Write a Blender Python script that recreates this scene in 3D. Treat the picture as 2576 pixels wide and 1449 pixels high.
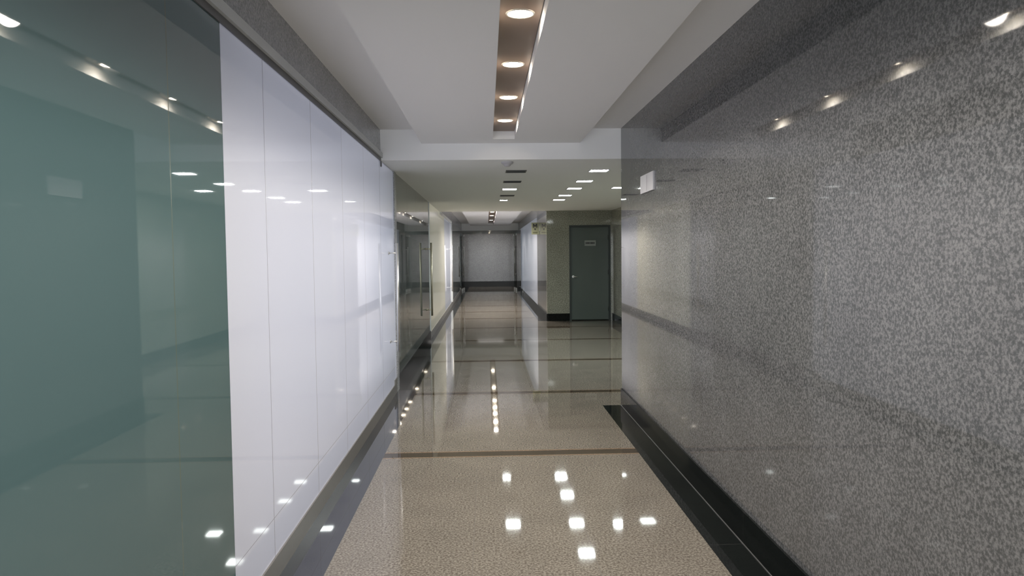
import bpy, bmesh, math
from mathutils import Matrix, Vector

S = bpy.context.scene
COL = S.collection
for o in list(bpy.data.objects):
    bpy.data.objects.remove(o, do_unlink=True)

# ------------------------------------------------------------------ camera
H_EYE, F_PX = 1.5, 1862.46
YAW, PITCH, ROLL = 0.0338, -0.0482, 0.0110
cam_d = bpy.data.cameras.new('camera')
cam_d.sensor_fit = 'HORIZONTAL'
cam_d.sensor_width = 36.0
cam_d.lens = 36.0 * F_PX / 2576.0
cam_d.clip_start, cam_d.clip_end = 0.02, 200
cam = bpy.data.objects.new('camera', cam_d)
COL.objects.link(cam)
fw0 = Vector((math.sin(YAW), math.cos(YAW), 0))
rt0 = Vector((math.cos(YAW), -math.sin(YAW), 0))
up0 = Vector((0, 0, 1))
fw = fw0 * math.cos(PITCH) + up0 * math.sin(PITCH)
up1 = -fw0 * math.sin(PITCH) + up0 * math.cos(PITCH)
rt = rt0 * math.cos(ROLL) - up1 * math.sin(ROLL)
up = rt0 * math.sin(ROLL) + up1 * math.cos(ROLL)
M = Matrix((rt, up, -fw)).transposed().to_4x4()
M.translation = Vector((0, 0, H_EYE))
cam.matrix_world = M
S.camera = cam

# ------------------------------------------------------------------ world, exposure, large lights
w = bpy.data.worlds.new('world')
S.world = w
w.use_nodes = True
w.node_tree.nodes['Background'].inputs[0].default_value = (0.75, 0.85, 1.0, 1)
w.node_tree.nodes['Background'].inputs[1].default_value = 0.02
S.view_settings.view_transform = 'Standard'
S.view_settings.look = 'None'
S.view_settings.exposure = 0.06
S.view_settings.gamma = 1.0
S.view_settings.use_curve_mapping = False
S.cycles.use_denoising = True
S.cycles.max_bounces = 10
S.cycles.diffuse_bounces = 5
S.cycles.glossy_bounces = 6
S.cycles.blur_glossy = 0.3
S.cycles.sample_clamp_indirect = 6.0
S.cycles.caustics_reflective = True
S.cycles.caustics_refractive = False


def light_obj(name, d, loc, rot=(0, 0, 0)):
    o = bpy.data.objects.new(name, d)
    o.location = loc
    o.rotation_euler = rot
    COL.objects.link(o)
    return o


def area(name, loc, rot, sx, sy, power, color, spread=math.pi):
    d = bpy.data.lights.new(name, 'AREA')
    d.shape = 'RECTANGLE'
    d.size, d.size_y = sx, sy
    d.energy = power
    d.color = color
    d.spread = spread
    return light_obj(name, d, loc, rot)


# room lights of the shops behind the frosted white glass (they shine towards the corridor)
R90 = math.radians(90)
area('shop_light', (-1.75, 5.45, 1.24), (0, -R90, 0), 2.3, 5.3, 21.5, (0.86, 0.88, 1.0))
area('shop_light', (-1.75, 15.3, 1.24), (0, -R90, 0), 2.3, 4.5, 14, (1.0, 0.98, 0.88))
area('shop_light', (-1.75, 19.3, 1.24), (0, -R90, 0), 2.3, 3.2, 7.5, (0.88, 0.92, 1.0))
area('shop_light', (2.05, 23.6, 1.24), (0, R90, 0), 2.3, 8.8, 19, (0.82, 0.91, 1.0))

# daylight through the entrance at the near end of the corridor, behind the camera
area('entrance_daylight', (0.15, -3.6, 1.2), (R90, 0, 0), 2.1, 2.2, 80, (0.90, 0.95, 1.0))

# the little lamp of the phone that took the picture
fl = bpy.data.lights.new('phone_lamp', 'POINT')
fl.energy = 1.2
fl.shadow_soft_size = 0.02
fl.color = (0.95, 0.98, 1.0)
light_obj('phone_lamp', fl, (-0.02, -0.02, 1.545))

# ------------------------------------------------------------------ materials
def mat(name):
    m = bpy.data.materials.new(name)
    m.use_nodes = True
    return m, m.node_tree, m.node_tree.nodes['Principled BSDF']


def plain(name, col, rough=0.5, metal=0.0, ior=1.45, spec=0.5):
    m, t, b = mat(name)
    b.inputs['Base Color'].default_value = (*col, 1)
    b.inputs['Roughness'].default_value = rough
    b.inputs['Metallic'].default_value = metal
    b.inputs['IOR'].default_value = ior
    b.inputs['Specular IOR Level'].default_value = spec
    return m


def granite(name, dark, mid, light, scale=90, rough=0.05, ior=1.5, joints=None, jcol=None, contrast=(0.40, 0.60)):
    m, t, b = mat(name)
    N, L = t.nodes, t.links
    tc = N.new('ShaderNodeTexCoord')
    n1 = N.new('ShaderNodeTexNoise')
    n1.inputs['Scale'].default_value = scale
    n1.inputs['Detail'].default_value = 4.0
    n1.inputs['Roughness'].default_value = 0.68
    L.new(tc.outputs['Object'], n1.inputs['Vector'])
    cr = N.new('ShaderNodeValToRGB')
    e = cr.color_ramp.elements
    e[0].position, e[0].color = contrast[0], (*dark, 1)
    e[1].position, e[1].color = contrast[1], (*light, 1)
    k = e.new((contrast[0] + contrast[1]) / 2)
    k.color = (*mid, 1)
    L.new(n1.outputs['Fac'], cr.inputs['Fac'])
    # broad natural clouding of the stone
    n2 = N.new('ShaderNodeTexNoise')
    n2.inputs['Scale'].default_value = 3.0
    n2.inputs['Detail'].default_value = 3
    L.new(tc.outputs['Object'], n2.inputs['Vector'])
    mr = N.new('ShaderNodeMapRange')
    mr.inputs['From Min'].default_value = 0.3
    mr.inputs['From Max'].default_value = 0.7
    mr.inputs['To Min'].default_value = 0.92
    mr.inputs['To Max'].default_value = 1.08
    L.new(n2.outputs['Fac'], mr.inputs['Value'])
    mx = N.new('ShaderNodeVectorMath')
    mx.operation = 'SCALE'
    L.new(cr.outputs['Color'], mx.inputs[0])
    L.new(mr.outputs['Result'], mx.inputs['Scale'])
    out = mx.outputs['Vector']
    if joints:
        sx = N.new('ShaderNodeSeparateXYZ')
        L.new(tc.outputs['Object'], sx.inputs[0])
        acc = None
        for axis, off, step, width in joints:
            a = N.new('ShaderNodeMath'); a.operation = 'SUBTRACT'
            L.new(sx.outputs[axis], a.inputs[0]); a.inputs[1].default_value = off
            p = N.new('ShaderNodeMath'); p.operation = 'PINGPONG'
            L.new(a.outputs[0], p.inputs[0]); p.inputs[1].default_value = step / 2
            c = N.new('ShaderNodeMath'); c.operation = 'LESS_THAN'
            L.new(p.outputs[0], c.inputs[0]); c.inputs[1].default_value = width / 2
            if acc is None:
                acc = c
            else:
                q = N.new('ShaderNodeMath'); q.operation = 'MAXIMUM'
                L.new(acc.outputs[0], q.inputs[0]); L.new(c.outputs[0], q.inputs[1]); acc = q
        mm = N.new('ShaderNodeMix'); mm.data_type = 'RGBA'
        L.new(acc.outputs[0], mm.inputs['Factor'])
        L.new(out, mm.inputs['A'])
        mm.inputs['B'].default_value = (*jcol, 1)
        out = mm.outputs['Result']
    L.new(out, b.inputs['Base Color'])
    b.inputs['Roughness'].default_value = rough
    b.inputs['IOR'].default_value = ior
    return m


def film(name, col, trans, rough=0.025, ior=1.36):
    """white film on glass: lets the shop's light through, still glossy in front"""
    m, t, b = mat(name)
    N, L = t.nodes, t.links
    b.inputs['Base Color'].default_value = (*col, 1)
    b.inputs['Roughness'].default_value = rough
    b.inputs['IOR'].default_value = ior
    tr = N.new('ShaderNodeBsdfTranslucent')
    tr.inputs['Color'].default_value = (*[c * trans for c in col], 1)
    ad = N.new('ShaderNodeAddShader')
    out = N['Material Output']
    L.new(b.outputs[0], ad.inputs[0])
    L.new(tr.outputs[0], ad.inputs[1])
    L.new(ad.outputs[0], out.inputs['Surface'])
    return m


def emit(name, col, strength):
    m, t, b = mat(name)
    b.inputs['Base Color'].default_value = (*col, 1)
    b.inputs['Emission Color'].default_value = (*col, 1)
    b.inputs['Emission Strength'].default_value = strength
    return m


FLOOR_JOINTS = [('X', 0.515, 0.6, 0.003)]
M_FLOOR = granite('pink_grey_granite', (0.108, 0.093, 0.077), (0.18, 0.161, 0.135), (0.275, 0.25, 0.215), 85, 0.035, 1.5,
                  FLOOR_JOINTS, (0.17, 0.155, 0.14))
M_BAND = granite('brown_granite', (0.03, 0.022, 0.014), (0.05, 0.037, 0.025), (0.08, 0.06, 0.042), 90, 0.035, 1.5)
M_BANDEDGE = granite('tan_granite', (0.15, 0.10, 0.065), (0.22, 0.155, 0.105), (0.30, 0.22, 0.16), 90, 0.035, 1.5)
M_WALL = granite('grey_granite', (0.066, 0.070, 0.073), (0.115, 0.118, 0.123), (0.185, 0.186, 0.195), 95, 0.035, 1.5)
M_WALL_DARK = granite('olive_grey_granite', (0.18, 0.185, 0.15), (0.31, 0.315, 0.265), (0.46, 0.46, 0.40), 60, 0.06, 1.5)
M_END = granite('end_wall_granite', (0.095, 0.092, 0.09), (0.155, 0.15, 0.147), (0.24, 0.233, 0.23), 95, 0.15, 1.5)
M_TRANSOM = granite('dark_grey_granite', (0.21, 0.217, 0.228), (0.31, 0.32, 0.335), (0.42, 0.43, 0.45), 95, 0.2, 1.45)
M_BLACK = granite('black_granite', (0.004, 0.005, 0.005), (0.008, 0.010, 0.010), (0.014, 0.016, 0.016), 120, 0.03, 1.38,
                  [('Y', 0.1, 1.19, 0.003)], (0.05, 0.05, 0.05))
M_BLACKREFL = granite('black_granite_reflection_tint', (0.012, 0.013, 0.018), (0.022, 0.024, 0.034), (0.035, 0.038, 0.052), 120, 0.03, 1.85)  # black border stone, colour lifted bluish for the white panel's reflection
M_BLACKSATIN = plain('black_satin_stone', (0.012, 0.013, 0.013), 0.35)
M_SEAMLINE = plain('pale_joint_filler', (0.13, 0.13, 0.13), 0.4)
M_CEIL = plain('white_ceiling_paint', (0.90, 0.90, 0.905), 0.9, spec=0.2)
M_CEIL2 = plain('lobby_ceiling_paint', (0.92, 0.93, 0.92), 0.9, spec=0.2)
M_FILM = film('white_film_glass', (0.47, 0.485, 0.54), 1.12)
M_CREAM = film('cream_film_glass', (0.60, 0.59, 0.52), 0.9)
M_SEAM = plain('grey_silicone', (0.36, 0.36, 0.39), 0.35)
M_TEAL = plain('dark_green_glass', (0.08, 0.135, 0.145), 0.02, ior=1.6)
M_TEALSEAM = plain('glass_joint', (0.10, 0.13, 0.11), 0.25)
M_SMOKE = plain('smoky_grey_glass', (0.12, 0.135, 0.133), 0.02, ior=1.9)
M_CHAN = plain('brushed_channel', (0.60, 0.62, 0.62), 0.42, 0.15)
M_CHAND = plain('dark_channel_lip', (0.13, 0.13, 0.135), 0.4, 0.4)
M_BASECH = plain('base_channel', (0.20, 0.195, 0.185), 0.35, 0.2)
M_CHROME = plain('chrome', (0.85, 0.85, 0.84), 0.32, 0.85)
M_BRASS = plain('dull_brass', (0.60, 0.56, 0.44), 0.32, 0.85)
M_TROUGH = plain('brown_trough_panel', (0.24, 0.175, 0.14), 0.42)
M_TROUGHW = plain('white_trough_side', (0.82, 0.80, 0.77), 0.5)
M_LAMP = emit('warm_lamp', (1.0, 0.87, 0.68), 60)
M_LAMPRIM = plain('lamp_ring', (0.7, 0.66, 0.6), 0.3, 0.6)
M_DLIGHT = emit('cool_lamp', (0.93, 1.0, 0.96), 115)
M_WHITE = plain('white_plastic', (0.55, 0.54, 0.57), 0.4)
M_OFF = plain('dark_louver', (0.06, 0.065, 0.06), 0.5)
M_DOOR = plain('green_grey_paint', (0.11, 0.135, 0.125), 0.22)
M_DOORFR = plain('green_grey_frame', (0.035, 0.045, 0.042), 0.3)
M_SIGN = plain('yellow_green_sign', (0.26, 0.27, 0.17), 0.35)
M_SIGNW = plain('pale_sign', (0.30, 0.33, 0.31), 0.4)
M_INK = plain('dark_ink', (0.035, 0.035, 0.035), 0.5)
M_GLASSGREEN = plain('green_glass_transom', (0.13, 0.165, 0.158), 0.015, ior=2.2)


def clear_glass():
    m, t, b = mat('clear_glass')
    N, L = t.nodes, t.links
    gl = N.new('ShaderNodeBsdfGlossy'); gl.inputs['Roughness'].default_value = 0.01
    tp = N.new('ShaderNodeBsdfTransparent'); tp.inputs['Color'].default_value = (0.80, 0.90, 0.88, 1)
    fr = N.new('ShaderNodeFresnel'); fr.inputs['IOR'].default_value = 1.45
    mx = N.new('ShaderNodeMixShader')
    L.new(fr.outputs[0], mx.inputs[0]); L.new(tp.outputs[0], mx.inputs[1]); L.new(gl.outputs[0], mx.inputs[2])
    L.new(mx.outputs[0], N['Material Output'].inputs['Surface'])
    return m


M_CLEAR = clear_glass()

# ------------------------------------------------------------------ mesh helpers
class MB:
    """collects shapes (each with its own material) and links them as one mesh object"""

    def __init__(self):
        self.bm = bmesh.new()
        self.mats = []

    def mi(self, m):
        if m not in self.mats:
            self.mats.append(m)
        return self.mats.index(m)

    def box(self, a, b, m, skip=()):
        x0, y0, z0 = a
        x1, y1, z1 = b
        v = [self.bm.verts.new(p) for p in [(x0, y0, z0), (x1, y0, z0), (x1, y1, z0), (x0, y1, z0),
                                            (x0, y0, z1), (x1, y0, z1), (x1, y1, z1), (x0, y1, z1)]]
        faces = {'bottom': (3, 2, 1, 0), 'top': (4, 5, 6, 7), 'front': (0, 1, 5, 4), 'right': (1, 2, 6, 5),
                 'back': (2, 3, 7, 6), 'left': (3, 0, 4, 7)}
        for k, f in faces.items():
            if k in skip:
                continue
            fc = self.bm.faces.new([v[i] for i in f])
            fc.material_index = self.mi(m)
        return self

    def tube(self, p0, p1, r, m, seg=20, r1=None):
        p0, p1 = Vector(p0), Vector(p1)
        d = (p1 - p0)
        q = d.to_track_quat('Z', 'Y')
        r1 = r if r1 is None else r1
        A = [self.bm.verts.new(p0 + q @ Vector((r * math.cos(2 * math.pi * i / seg), r * math.sin(2 * math.pi * i / seg), 0))) for i in range(seg)]
        B = [self.bm.verts.new(p1 + q @ Vector((r1 * math.cos(2 * math.pi * i / seg), r1 * math.sin(2 * math.pi * i / seg), 0))) for i in range(seg)]
        k = self.mi(m)
        for i in range(seg):
            f = self.bm.faces.new((A[i], A[(i + 1) % seg], B[(i + 1) % seg], B[i]))
            f.material_index = k
            f.smooth = True
        for ring in (list(reversed(A)), B):
            f = self.bm.faces.new(ring)
            f.material_index = k
        return self

    def lathe(self, prof, m, seg=32, center=(0, 0, 0)):
        """prof: list of (radius, z); axis Z"""
        k = self.mi(m)
        cx, cy, cz = center
        rings = []
        for r, z in prof:
            if r < 1e-6:
                rings.append([self.bm.verts.new((cx, cy, cz + z))])
            else:
                rings.append([self.bm.verts.new((cx + r * math.cos(2 * math.pi * i / seg), cy + r * math.sin(2 * math.pi * i / seg), cz + z)) for i in range(seg)])
        for a, b in zip(rings, rings[1:]):
            for i in range(seg):
                j = (i + 1) % seg
                if len(a) == 1 and len(b) == 1:
                    continue
                if len(a) == 1:
                    vs = (a[0], b[i], b[j])
                elif len(b) == 1:
                    vs = (a[i], a[j], b[0])
                else:
                    vs = (a[i], a[j], b[j], b[i])
                f = self.bm.faces.new(vs)
                f.material_index = k
                f.smooth = True
        return self

    def prism(self, pts, axis, c0, c1, m):
        """polygon pts (2-D) extruded along axis between c0 and c1"""
        def P(u, v, c):
            return {'X': (c, u, v), 'Y': (u, c, v), 'Z': (u, v, c)}[axis]
        A = [self.bm.verts.new(P(u, v, c0)) for u, v in pts]
        B = [self.bm.verts.new(P(u, v, c1)) for u, v in pts]
        n = len(pts)
        k = self.mi(m)
        fs = [self.bm.faces.new(A), self.bm.faces.new(list(reversed(B)))]
        for i in range(n):
            fs.append(self.bm.faces.new((A[i], B[i], B[(i + 1) % n], A[(i + 1) % n])))
        for f in fs:
            f.material_index = k
        return self

    def build(self, name, parent=None, kind=None, bevel=0.0):
        bmesh.ops.recalc_face_normals(self.bm, faces=self.bm.faces[:])
        me = bpy.data.meshes.new(name)
        self.bm.to_mesh(me)
        self.bm.free()
        for m in self.mats:
            me.materials.append(m)
        o = bpy.data.objects.new(name, me)
        COL.objects.link(o)
        if parent:
            o.parent = parent
        if kind:
            o['kind'] = kind
        if bevel:
            b = o.modifiers.new('bevel', 'BEVEL')
            b.width = bevel
            b.segments = 2
            b.limit_method = 'ANGLE'
        return o


def thing(name, loc, label, cat, group=None, rz=0.0):
    o = bpy.data.objects.new(name, None)
    o.empty_display_size = 0.05
    o.location = loc
    o.rotation_euler = (0, 0, rz)
    COL.objects.link(o)
    tag(o, label, cat, group)
    return o


def tag(o, label, cat, group=None):
    o['label'] = label
    o['category'] = cat
    if group:
        o['group'] = group
    return o


# ------------------------------------------------------------------ key dimensions (metres, camera above the origin)
XR, XL = 1.302, -0.995
SR, SL = 1.112, -0.78          # inner edges of the black border strips
HC, HL = 2.675, 2.385          # corridor ceiling, lobby ceiling
Y0, D1, D2, YP, DE = -3.5, 7.12, 16.0, 30.0, 32.7
XA = 2.72                      # right wall of the alcove

# ------------------------------------------------------------------ floor
bands = [-1.7, 0.68, 3.07, 5.465, 7.86, 10.2, 12.6, 14.7, 16.8, 18.7, 20.8, 23.2, 25.6, 28.0, 30.4]
f = MB()
ycuts = [(Y0, None)]
prev = Y0


def floor_piece(y0, y1, m):
    # corridor strip between the black borders; in the lobby it runs on to the alcove wall
    for a, b in ((y0, min(y1, D1)), (max(y0, D1), min(y1, D2)), (max(y0, D2), y1)):
        if b - a < 1e-6:
            continue
        xr = XA if a >= D1 - 1e-6 and b <= D2 + 1e-6 else SR
        f.box((SL, a, -0.12), (xr, b, 0.0), m)


for yb in bands:
    floor_piece(prev, yb - 0.085, M_FLOOR)
    floor_piece(yb - 0.085, yb - 0.06, M_BANDEDGE)
    floor_piece(yb - 0.06, yb + 0.06, M_BAND)
    floor_piece(yb + 0.06, yb + 0.085, M_BANDEDGE)
    prev = yb + 0.085
floor_piece(prev, DE, M_FLOOR)
f.build('floor', kind='structure')

MB().box((XL - 0.1, Y0, -0.12), (SL, 8.1, 0.0), M_BLACKREFL).build('trim_1', kind='structure')
MB().box((XL - 0.1, 8.1, -0.12), (SL, DE, 0.0), M_BLACK).build('trim_9', kind='structure')
t = MB().box((SR, Y0, -0.12), (XR, D1, 0.0), M_BLACK)
t.build('trim_2', kind='structure')
MB().box((SR, D2, -0.12), (XR, DE, 0.0), M_BLACK).build('trim_3', kind='structure')

# ------------------------------------------------------------------ ceilings
MB().box((XL - 0.06, Y0, HC), (XR, D1, HC + 0.12), M_CEIL).build('ceiling', kind='structure')
b = MB().box((XL - 0.06, D1, HL), (XA + 0.1, D2, HC + 0.12), M_CEIL2)
lob = b.build('ceiling_lobby', kind='structure')
# the step between the two heights is painted like the corridor ceiling
lob.data.materials.append(M_CEIL)
for p in lob.data.polygons:
    if abs(p.normal.y) > 0.9:
        p.material_index = 1
MB().box((XL - 0.06, D2, HC), (XR, DE, HC + 0.12), M_CEIL).build('ceiling_far', kind='structure')

# ------------------------------------------------------------------ right side
MB().box((XR, Y0, 0.0), (XA, D1, HC), M_WALL).build('wall_right', kind='structure')
MB().box((XR - 0.012, Y0, 0.0), (XR, D1, 0.165), M_BLACK).build('baseboard_right', kind='structure')
MB().box((XR - 0.0145, Y0, 0.0), (XR - 0.012, D1, 0.004), M_SEAMLINE).build('trim_4', kind='structure')
# alcove: back wall with the door opening, side wall
DX0, DX1, DH = 1.79, 2.69, 2.07
bw = MB()
bw.box((XR, D2, 0), (DX0, D2 + 0.2, HL), M_WALL_DARK)
bw.box((DX0, D2, DH), (DX1, D2 + 0.2, HL), M_WALL_DARK)
bw.box((DX1, D2, 0), (XA, D2 + 0.2, HL), M_WALL_DARK)
bw.build('wall_alcove_back', kind='structure')
MB().box((XA, D1 + 0.0, 0), (XA + 0.12, D2 + 0.2, HL), M_WALL_DARK).build('wall_alcove_right', kind='structure')
MB().box((XR + 0.0, D2 - 0.012, 0), (DX0, D2, 0.16), M_BLACK).build('baseboard_alcove_back', kind='structure')
MB().box((XA - 0.012, D1, 0), (XA, D2, 0.16), M_BLACK).build('baseboard_alcove_right', kind='structure')
# far corridor, right
MB().box((XR, D2 + 0.2, 0), (XR + 0.15, 19.0, HC), M_WALL).build('wall_far_right', kind='structure')
MB().box((XR - 0.012, D2, 0), (XR, 29.9, 0.15), M_BLACK).build('baseboard_far_right', kind='structure')


def glazing(side, y0, y1, z0, z1, m, mseam, seams, zseam=None, thick=0.012, sw=0.006):
    """one bay of wall glass: panes between joint lines; the face is on the corridor side"""
    g = MB()
    cuts = [y0]
    for s in seams:
        cuts += [s - sw / 2, s + sw / 2]
    cuts.append(y1)
    zc = [(z0, z1, 0)]
    if zseam:
        zc = [(z0, zseam - 0.0015, 0), (zseam - 0.0015, zseam + 0.0015, 1), (zseam + 0.0015, z1, 0)]
    X = XL if side < 0 else XR
    back = X - thick if side < 0 else X + thick
    k = 0
    for a, b_ in zip(cuts, cuts[1:]):
        for c, d, s in zc:
            mm = mseam if (k % 2 or s) else m
            vs = [g.bm.verts.new(p) for p in ((X, a, c), (X, b_, c), (X, b_, d), (X, a, d))]
            fc = g.bm.faces.new(vs)
            fc.material_index = g.mi(mm)
        k += 1
    # polished edges of the sheet
    for ya in (y0, y1):
        vs = [g.bm.verts.new(p) for p in ((X, ya, z0), (back, ya, z0), (back, ya, z1), (X, ya, z1))]
        fc = g.bm.faces.new(vs)
        fc.material_index = g.mi(mseam)
    for za in (z0, z1):
        vs = [g.bm.verts.new(p) for p in ((X, y0, za), (back, y0, za), (back, y1, za), (X, y1, za))]
        fc = g.bm.faces.new(vs)
        fc.material_index = g.mi(mseam)
    return g


CB, CT = 0.105, 2.38
glazing(-1, Y0, 2.87, CB, CT, M_TEAL, M_TEALSEAM, [-2.4, -1.2, 0.0, 1.2, 2.39], None).build('window_1', kind='structure')
glazing(-1, 2.87, 7.02, CB, CT, M_FILM, M_SEAM, [3.40, 4.30, 5.20, 6.11], 0.285).build('window_2', kind='structure')
glazing(-1, 8.20, 12.95, 0.15, HL, M_SMOKE, M_TEALSEAM, [9.4, 10.6, 11.8], None).build('window_3', kind='structure')
glazing(-1, 12.95, 17.6, 0.12, HL, M_CREAM, M_SEAM, [14.1, 15.3, 16.5], 0.285).build('window_4', kind='structure')
glazing(-1, 17.6, 20.95, 0.12, 2.33, M_FILM, M_SEAM, [18.7, 19.8], 0.285).build('window_5', kind='structure')
glazing(-1, 20.95, YP, 0.12, HL, M_SMOKE, M_TEALSEAM, [22.2, 23.4, 24.6, 25.8, 27.0, 28.2], None).build('window_6', kind='structure')
gr = glazing(1, 19.0, 28.1, 0.15, HL, M_FILM, M_SEAM, [20.2, 21.4, 22.6, 23.8, 25.0, 26.2], 0.285)
gr.build('window_7', kind='structure')
glazing(1, 28.1, YP, 0.15, HL, M_SMOKE, M_TEALSEAM, [29.0], None).build('window_8', kind='structure')

# granite above the glass
MB().box((XL - 0.08, Y0, 2.453), (XL + 0.0, D1, HC), M_TRANSOM).build('wall_left', kind='structure')
MB().box((XL - 0.08, D2, HL), (XL + 0.0, YP, HC), M_TRANSOM).build('wall_far_left', kind='structure')
MB().box((XR, 19.0, HL), (XR + 0.12, YP, HC), M_TRANSOM).build('wall_far_right_upper', kind='structure')
# head channel with its darker lip
hc = MB()
hc.box((XL - 0.06, Y0, 2.408), (XL + 0.022, D1, 2.453), M_CHAN)
hc.box((XL - 0.06, Y0, 2.376), (XL + 0.006, D1, 2.408), M_CHAND)
hc.box((XL - 0.06, D1 - 0.03, 2.325), (XL + 0.012, D1, 2.376), M_CHAND)
hc.build('trim_5', kind='structure')
MB().box((XL - 0.03, D1, 2.376), (XL, 8.0, HL), M_FILM).build('trim_10', kind='structure')
hf = MB()
hf.box((XL - 0.06, D2, 2.33), (XL + 0.03, 20.95, HL), M_CHAN)
hf.build('trim_11', kind='structure')
# base channels and baseboards on the left
MB().box((XL - 0.06, Y0, 0), (XL + 0.008, 8.04, CB), M_BASECH).build('baseboard_left', kind='structure')
MB().box((XL - 0.06, 8.2, 0), (XL + 0.006, 12.95, 0.15), M_BLACK).build('baseboard_lobby_left', kind='structure')
MB().box((XL - 0.06, 12.95, 0), (XL + 0.006, YP, 0.12), M_BASECH).build('baseboard_far_left', kind='structure')
# speckled stone jamb between the white door and the smoky glass
MB().box((XL - 0.08, 8.04, 0), (XL + 0.012, 8.2, HL), M_TRANSOM).build('trim_6', kind='structure')
MB().box((XL - 0.06, 12.92, 0.15), (XL + 0.008, 12.98, HL), M_CHAN).build('trim_7', kind='structure')
MB().box((XL - 0.06, 20.9, 0.12), (XL + 0.03, 21.0, 2.36), M_CHAN).build('trim_8', kind='structure')

# ------------------------------------------------------------------ frosted glass doors with their long pulls
def pull(parent, x, y, z0, z1, wall_x, m, r=0.014, inner=True):
    s = 1 if x > wall_x else -1
    h = MB().tube((x, y, z0), (x, y, z1), r, m).build('pull_handle', parent)
    for z in (z0 + 0.10, z1 - 0.10):
        MB().tube((wall_x + s * 0.001, y, z), (x, y, z), r * 0.62, m, 14).tube((wall_x + s * 0.001, y, z), (wall_x + s * 0.008, y, z), r * 1.3, m, 18).build('standoff', h)
    return h


def glass_door(name, y0, y1, z0, z1, m, pull_y, pz0, pz1, metal, seam=True):
    g = glazing(-1, y0 + 0.006, y1 - 0.004, z0, z1, m, M_SEAM, [], 0.285 if seam else None)
    leaf = g.build(name, kind='structure')
    pt = MB().box((XL - 0.02, y1 - 0.2, CB), (XL + 0.01, y1 - 0.004, CB + 0.05), M_BASECH).build('patch_fitting', leaf)
    pull(leaf, XL + 0.088, pull_y, pz0, pz1, XL, metal)
    return leaf


glass_door('door_1', 7.02, 8.04, CB, 2.376, M_FILM, 7.55, 0.505, 1.605, M_CHROME)

h = thing('pull_handle', (XL + 0.088, 12.2, 0.47), 'tall dull brass door pull on the smoky glass just before the cream panels', 'door handle')
MB().tube((0, 0, 0), (0, 0, 1.2), 0.016, M_BRASS).build('bar', h)
for z in (0.1, 1.1):
    MB().tube((-0.088, 0, z), (0, 0, z), 0.010, M_BRASS, 14).tube((-0.088, 0, z), (-0.08, 0, z), 0.02, M_BRASS, 18).build('standoff', h)
h = thing('pull_handle', (XL + 0.085, 19.4, 0.5), 'chrome door pull on the pale lavender panel of the far corridor', 'door handle')
MB().tube((0, 0, 0), (0, 0, 1.2), 0.018, M_CHROME).build('bar', h)
for z in (0.1, 1.1):
    MB().tube((-0.085, 0, z), (0, 0, z), 0.011, M_CHROME, 14).build('standoff', h)

# ------------------------------------------------------------------ green-grey service door in the alcove
dr = MB()
dr.box((DX0 + 0.045, D2 + 0.03, 0.02), (DX1 - 0.045, D2 + 0.075, DH - 0.045), M_DOOR)
door = dr.build('door_2', kind='structure')
fr = MB()
fr.box((DX0, D2 - 0.005, 0), (DX0 + 0.045, D2 + 0.15, DH), M_DOORFR)
fr.box((DX1 - 0.045, D2 - 0.005, 0), (DX1, D2 + 0.15, DH), M_DOORFR)
fr.box((DX0 + 0.045, D2 - 0.005, DH - 0.045), (DX1 - 0.045, D2 + 0.15, DH), M_DOORFR)
fr.build('door_frame', door)
MB().box((DX0 + 0.045, D2 + 0.0, 0.0), (DX1 - 0.045, D2 + 0.12, 0.018), M_BLACK).build('threshold', door)
kb = MB()
kb.tube((1.875, D2 + 0.03, 0.957), (1.875, D2 - 0.03, 0.957), 0.012, M_CHROME, 16)
kb.tube((1.868, D2 - 0.03, 0.957), (1.96, D2 - 0.03, 0.957), 0.009, M_CHROME, 14)
kb.tube((1.875, D2 + 0.031, 0.957), (1.875, D2 + 0.022, 0.957), 0.027, M_CHROME, 24)
kb.build('lever_handle', door)
for z in (0.25, 1.05, 1.8):
    MB().tube((DX1 - 0.047, D2 + 0.022, z - 0.05), (DX1 - 0.047, D2 + 0.022, z + 0.05), 0.009, M_DOORFR, 12).build('hinge', door)
pl = MB().box((2.128, D2 + 0.022, 1.62), (2.371, D2 + 0.03, 1.74), M_SIGNW).build('door_plate', door, bevel=0.002)
tx = MB()
for i, wd in enumerate([0.026, 0.030, 0.022, 0.030, 0.026, 0.024]):
    x = 2.150 + i * 0.034
    tx.box((x, D2 + 0.020, 1.662), (x + wd, D2 + 0.0225, 1.702), M_INK)
tx.build('lettering', pl)

# ------------------------------------------------------------------ white plate on the granite wall
p = MB().box((XR - 0.014, 5.70, 1.972), (XR, 6.165, 2.117), M_WHITE)
p.box((XR - 0.016, 5.925, 1.98), (XR - 0.0135, 5.929, 2.109), plain('plate_joint', (0.45, 0.44, 0.47), 0.4))
tag(p.build('wall_plate', bevel=0.003), 'small blank white plate mounted high on the grey granite wall', 'sign')

# ------------------------------------------------------------------ restroom sign sticking out of the far right wall
sg = thing('restroom_sign', (XR, 18.15, 2.075), 'yellow-green sign with dark pictogram projecting from the far granite wall', 'sign')
MB().box((-0.195, -0.012, -0.145), (-0.004, 0.012, 0.145), M_SIGN).build('sign_panel', sg, bevel=0.003)
pic = MB()
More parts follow.
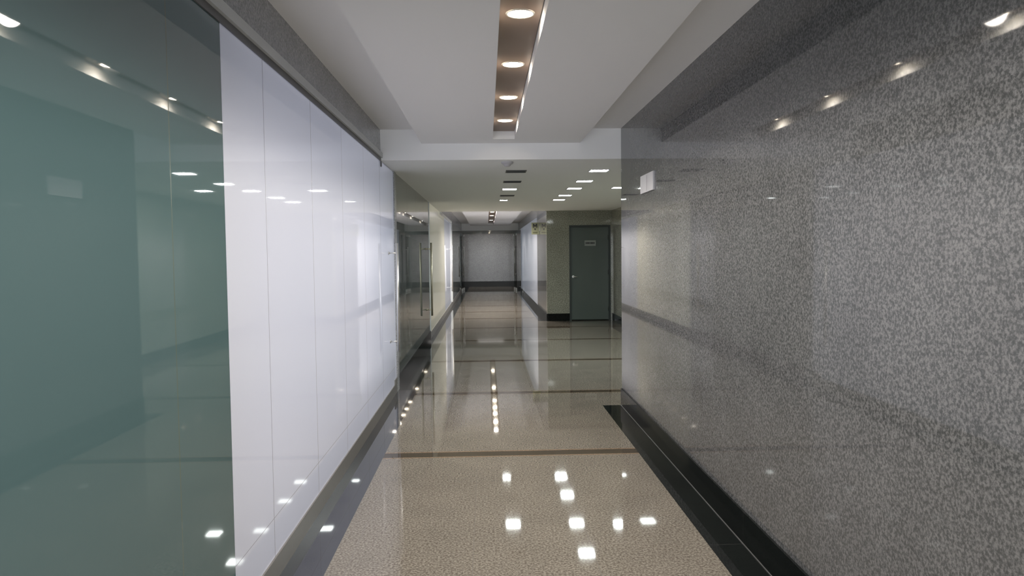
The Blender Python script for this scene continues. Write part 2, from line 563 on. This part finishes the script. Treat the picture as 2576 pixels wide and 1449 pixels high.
# two block figures read as an M, a downward triangle below, a bar at the foot
yy = (-0.0145, -0.0115)
pic.prism([(-0.160, 0.02), (-0.160, 0.115), (-0.135, 0.115), (-0.108, 0.075), (-0.080, 0.115), (-0.055, 0.115), (-0.055, 0.02), (-0.078, 0.02), (-0.078, 0.072), (-0.108, 0.032), (-0.137, 0.072), (-0.137, 0.02)], 'Y', yy[0], yy[1], M_INK)
pic.prism([(-0.135, 0.0), (-0.080, 0.0), (-0.108, -0.05)], 'Y', yy[0], yy[1], M_INK)
pic.build('pictogram', sg)
MB().box((-0.165, -0.0145, -0.115), (-0.05, -0.0115, -0.085), plain('olive_ink', (0.12, 0.125, 0.07), 0.5)).build('caption_bar', sg)
MB().box((-0.006, -0.02, -0.06), (-0.0002, 0.02, 0.06), M_CHAN).build('bracket', sg)

# ------------------------------------------------------------------ lamp troughs hung under the corridor ceilings
def spot(loc, power, color, deg, blend, radius=0.05, square=False):
    d = bpy.data.lights.new('trough_spot', 'SPOT')
    d.energy = power
    d.color = color
    d.spot_size = math.radians(deg)
    d.spot_blend = blend
    d.shadow_soft_size = radius
    d.use_square = square
    return light_obj('trough_spot', d, loc)


TX0, TX1, TZ = 0.070, 0.272, 2.54      # opening in the dropped centre panel, its underside
SX0, SX1 = -0.605, 0.908               # edges of the dropped centre panel
TPZ = 2.612                            # underside of the brown lamp panel


def spot(loc, power, color, deg, blend, radius=0.05):
    d = bpy.data.lights.new('trough_spot', 'SPOT')
    d.energy = power
    d.color = color
    d.spot_size = math.radians(deg)
    d.spot_blend = blend
    d.shadow_soft_size = radius
    return light_obj('trough_spot', d, loc)


def dropped(name, y0, y1, t0, t1):
    s = MB()
    s.box((SX0, y0, TZ), (TX0, y1, HC), M_CEIL)
    s.box((TX1, y0, TZ), (SX1, y1, HC), M_CEIL)
    s.box((TX0, y0, TZ), (TX1, t0, HC), M_CEIL)
    s.box((TX0, t1, TZ), (TX1, y1, HC), M_CEIL)
    s.build(name, kind='structure')


def trough(name, y0, y1, lamps, label, p_wide):
    L = y1 - y0
    o = thing(name, (TX0, y0, TPZ), label, 'ceiling light')
    wd = TX1 - TX0
    MB().box((0.003, 0.003, 0), (wd - 0.003, L - 0.003, 0.06), M_TROUGH).build('lamp_panel', o)
    for y in lamps:
        c = (wd / 2, y - y0, 0)
        lp = MB().lathe([(0.0, -0.004), (0.045, -0.004), (0.059, -0.003), (0.060, -0.0005)], M_LAMP, 36, c).build('round_lamp', o)
        MB().lathe([(0.0605, -0.0003), (0.0605, -0.005), (0.066, -0.005), (0.069, -0.0003)], M_LAMPRIM, 36, c).build('lamp_ring', lp)
        spot((TX0 + wd / 2, y, TPZ - 0.010), p_wide, (1.0, 0.925, 0.83), 156, 0.5)
    return o


lampY = [6.30 - 0.932 * i for i in range(10)]
dropped('ceiling_dropped', Y0, D1, Y0 + 0.4, 6.86)
trough('lamp_trough', Y0 + 0.4, 6.86, lampY, 'long recessed brown lamp trough in the near corridor ceiling', 84)
dropped('ceiling_far_dropped', D2, 28.6, D2 + 0.4, 28.0)
trough('lamp_trough', D2 + 0.4, 28.0, [16.9, 17.8, 18.75, 19.5, 20.4, 22.4, 25.6], 'short distant recessed lamp trough beyond the lobby, in the far corridor ceiling', 190)

# ------------------------------------------------------------------ lobby downlights
def downlight(x, y, label, lit=True, size=0.19, group=None):
    o = thing('downlight' if lit else 'ceiling_vent', (x, y, HL), label, 'ceiling light' if lit else 'vent', group)
    s = size / 2
    rim = MB()
    for a, b_ in (((-s - 0.012, -s - 0.012, -0.006), (s + 0.012, -s, 0)), ((-s - 0.012, s, -0.006), (s + 0.012, s + 0.012, 0)),
                  ((-s - 0.012, -s, -0.006), (-s, s, 0)), ((s, -s, -0.006), (s + 0.012, s, 0))):
        rim.box(a, b_, M_WHITE if lit else M_OFF)
    rim.build('rim', o)
    if lit:
        MB().box((-s, -s, -0.004), (s, s, 0), M_DLIGHT).build('diffuser', o)
    else:
        MB().box((-s, -s, -0.003), (s, s, 0), M_OFF).build('grille_backing', o)
        g = MB()
        for i in range(6):
            yy_ = -s + size * (i + 0.5) / 6
            g.box((-s, yy_ - 0.003, -0.007), (s, yy_ + 0.003, -0.003), M_OFF)
        g.build('louver', o)
    return o


ROW = 'downlights in the right-hand row of the lobby'
for (y, lb) in ((8.12, 'nearest and largest of the bright ceiling lights in the diagonal row'),
                (9.32, 'second bright ceiling light from the near end of the diagonal row'),
                (10.38, 'middle bright ceiling light of the diagonal row of five'),
                (11.62, 'fourth bright ceiling light of the diagonal row, one before its far end'),
                (12.60, 'last and smallest bright ceiling light of the diagonal row, nearest the green door')):
    downlight(1.24, y, lb, group=ROW)
downlight(0.333, 10.40, 'bright ceiling light between two dark vents over the middle of the lobby')
downlight(0.30, 12.6, 'faint small ceiling light just beyond the last dark vent', size=0.12)
downlight(1.86, 10.30, 'ceiling light half hidden by the corner of the granite wall')
VG = 'dark square vents on the lobby ceiling'
for (y, lb) in ((8.15, 'nearest dark square vent on the lobby ceiling, closest to the smoke detector'),
                (9.34, 'middle dark square vent, just in front of the bright central light'),
                (11.6, 'farthest dark square vent, just behind the bright central light')):
    downlight(0.333, y, lb, lit=False, size=0.20, group=VG)

sd = thing('smoke_detector', (0.214, 7.30, HL), 'small white dome detector on the lobby ceiling beside the step', 'smoke detector')
MB().lathe([(0.0, -0.02), (0.055, -0.02), (0.06, -0.012), (0.06, 0.0)], M_WHITE, 32).build('base', sd)
MB().lathe([(0.0, -0.048), (0.018, -0.046), (0.032, -0.038), (0.04, -0.02)], M_WHITE, 32).build('dome', sd)

# ------------------------------------------------------------------ glass partition and end wall far away
MB().box((XL, DE, 0), (XR, DE + 0.2, HC), M_END).build('wall_end', kind='structure')
MB().box((XL, DE - 0.015, 0), (XR, DE, 0.23), M_BLACKSATIN).build('baseboard_end', kind='structure')
MB().box((XL - 0.1, YP, 0), (XL, DE + 0.2, HC), M_WALL).build('wall_end_left', kind='structure')
MB().box((XR, YP, 0), (XR + 0.12, DE + 0.2, HC), M_WALL).build('wall_end_right', kind='structure')
hd = MB().box((XL, YP, HL), (XR, YP + 0.15, HC), M_CEIL2).build('wall_header', kind='structure')
tg = MB().box((XL, YP + 0.03, 2.255), (XR, YP + 0.045, HL), M_GLASSGREEN).build('window_9', kind='structure')


def open_leaf(name, sgn):
    """clear glass leaf standing open along the corridor side, hinge at the partition"""
    hx = XL + 0.09 if sgn < 0 else XR - 0.20
    o = bpy.data.objects.new(name, None)
    COL.objects.link(o)
    o.location = (hx, YP + 0.03, 0)
    o.rotation_euler = (0, 0, math.radians(-4 * sgn * -1))
    o['kind'] = 'structure'
    MB().box((-0.006, -0.95, 0.02), (0.006, -0.02, 2.24), M_CLEAR).build('glass_leaf', o)
    MB().box((-0.014, -0.95, 0.0), (0.014, -0.02, 0.09), M_CHAN).build('bottom_rail', o)
    MB().box((-0.014, -0.95, 2.16), (0.014, -0.02, 2.25), M_CHAN).build('top_rail', o)
    hnd = MB().tube((-sgn * 0.06, -0.86, 0.55), (-sgn * 0.06, -0.86, 1.75), 0.016, M_CHROME).build('pull_handle', o)
    for z in (0.65, 1.65):
        MB().tube((0, -0.86, z), (-sgn * 0.06, -0.86, z), 0.01, M_CHROME, 12).build('standoff', hnd)
    return o


open_leaf('door_3', -1)
open_leaf('door_4', 1)
for nm, x in (('trim_12', XL + 0.02), ('trim_13', XR - 0.14)):
    MB().box((x, YP + 0.01, 0), (x + 0.05, YP + 0.07, 2.255), M_CHAN).build(nm, kind='structure')

# unseen fill light added behind the header to brighten the end wall
area('end_wall_fill', (0.15, 31.3, 2.60), (0, 0, 0), 1.2, 0.5, 40, (1.0, 0.97, 0.93))

# corridor end behind the camera
wb = MB()
wb.box((XL - 0.1, Y0 - 0.15, 2.3), (XR, Y0, HC), M_WALL)
wb.box((XL - 0.1, Y0 - 0.15, 0), (-0.9, Y0, 2.3), M_WALL)
wb.box((1.2, Y0 - 0.15, 0), (XR, Y0, 2.3), M_WALL)
wb.build('wall_back', kind='structure')
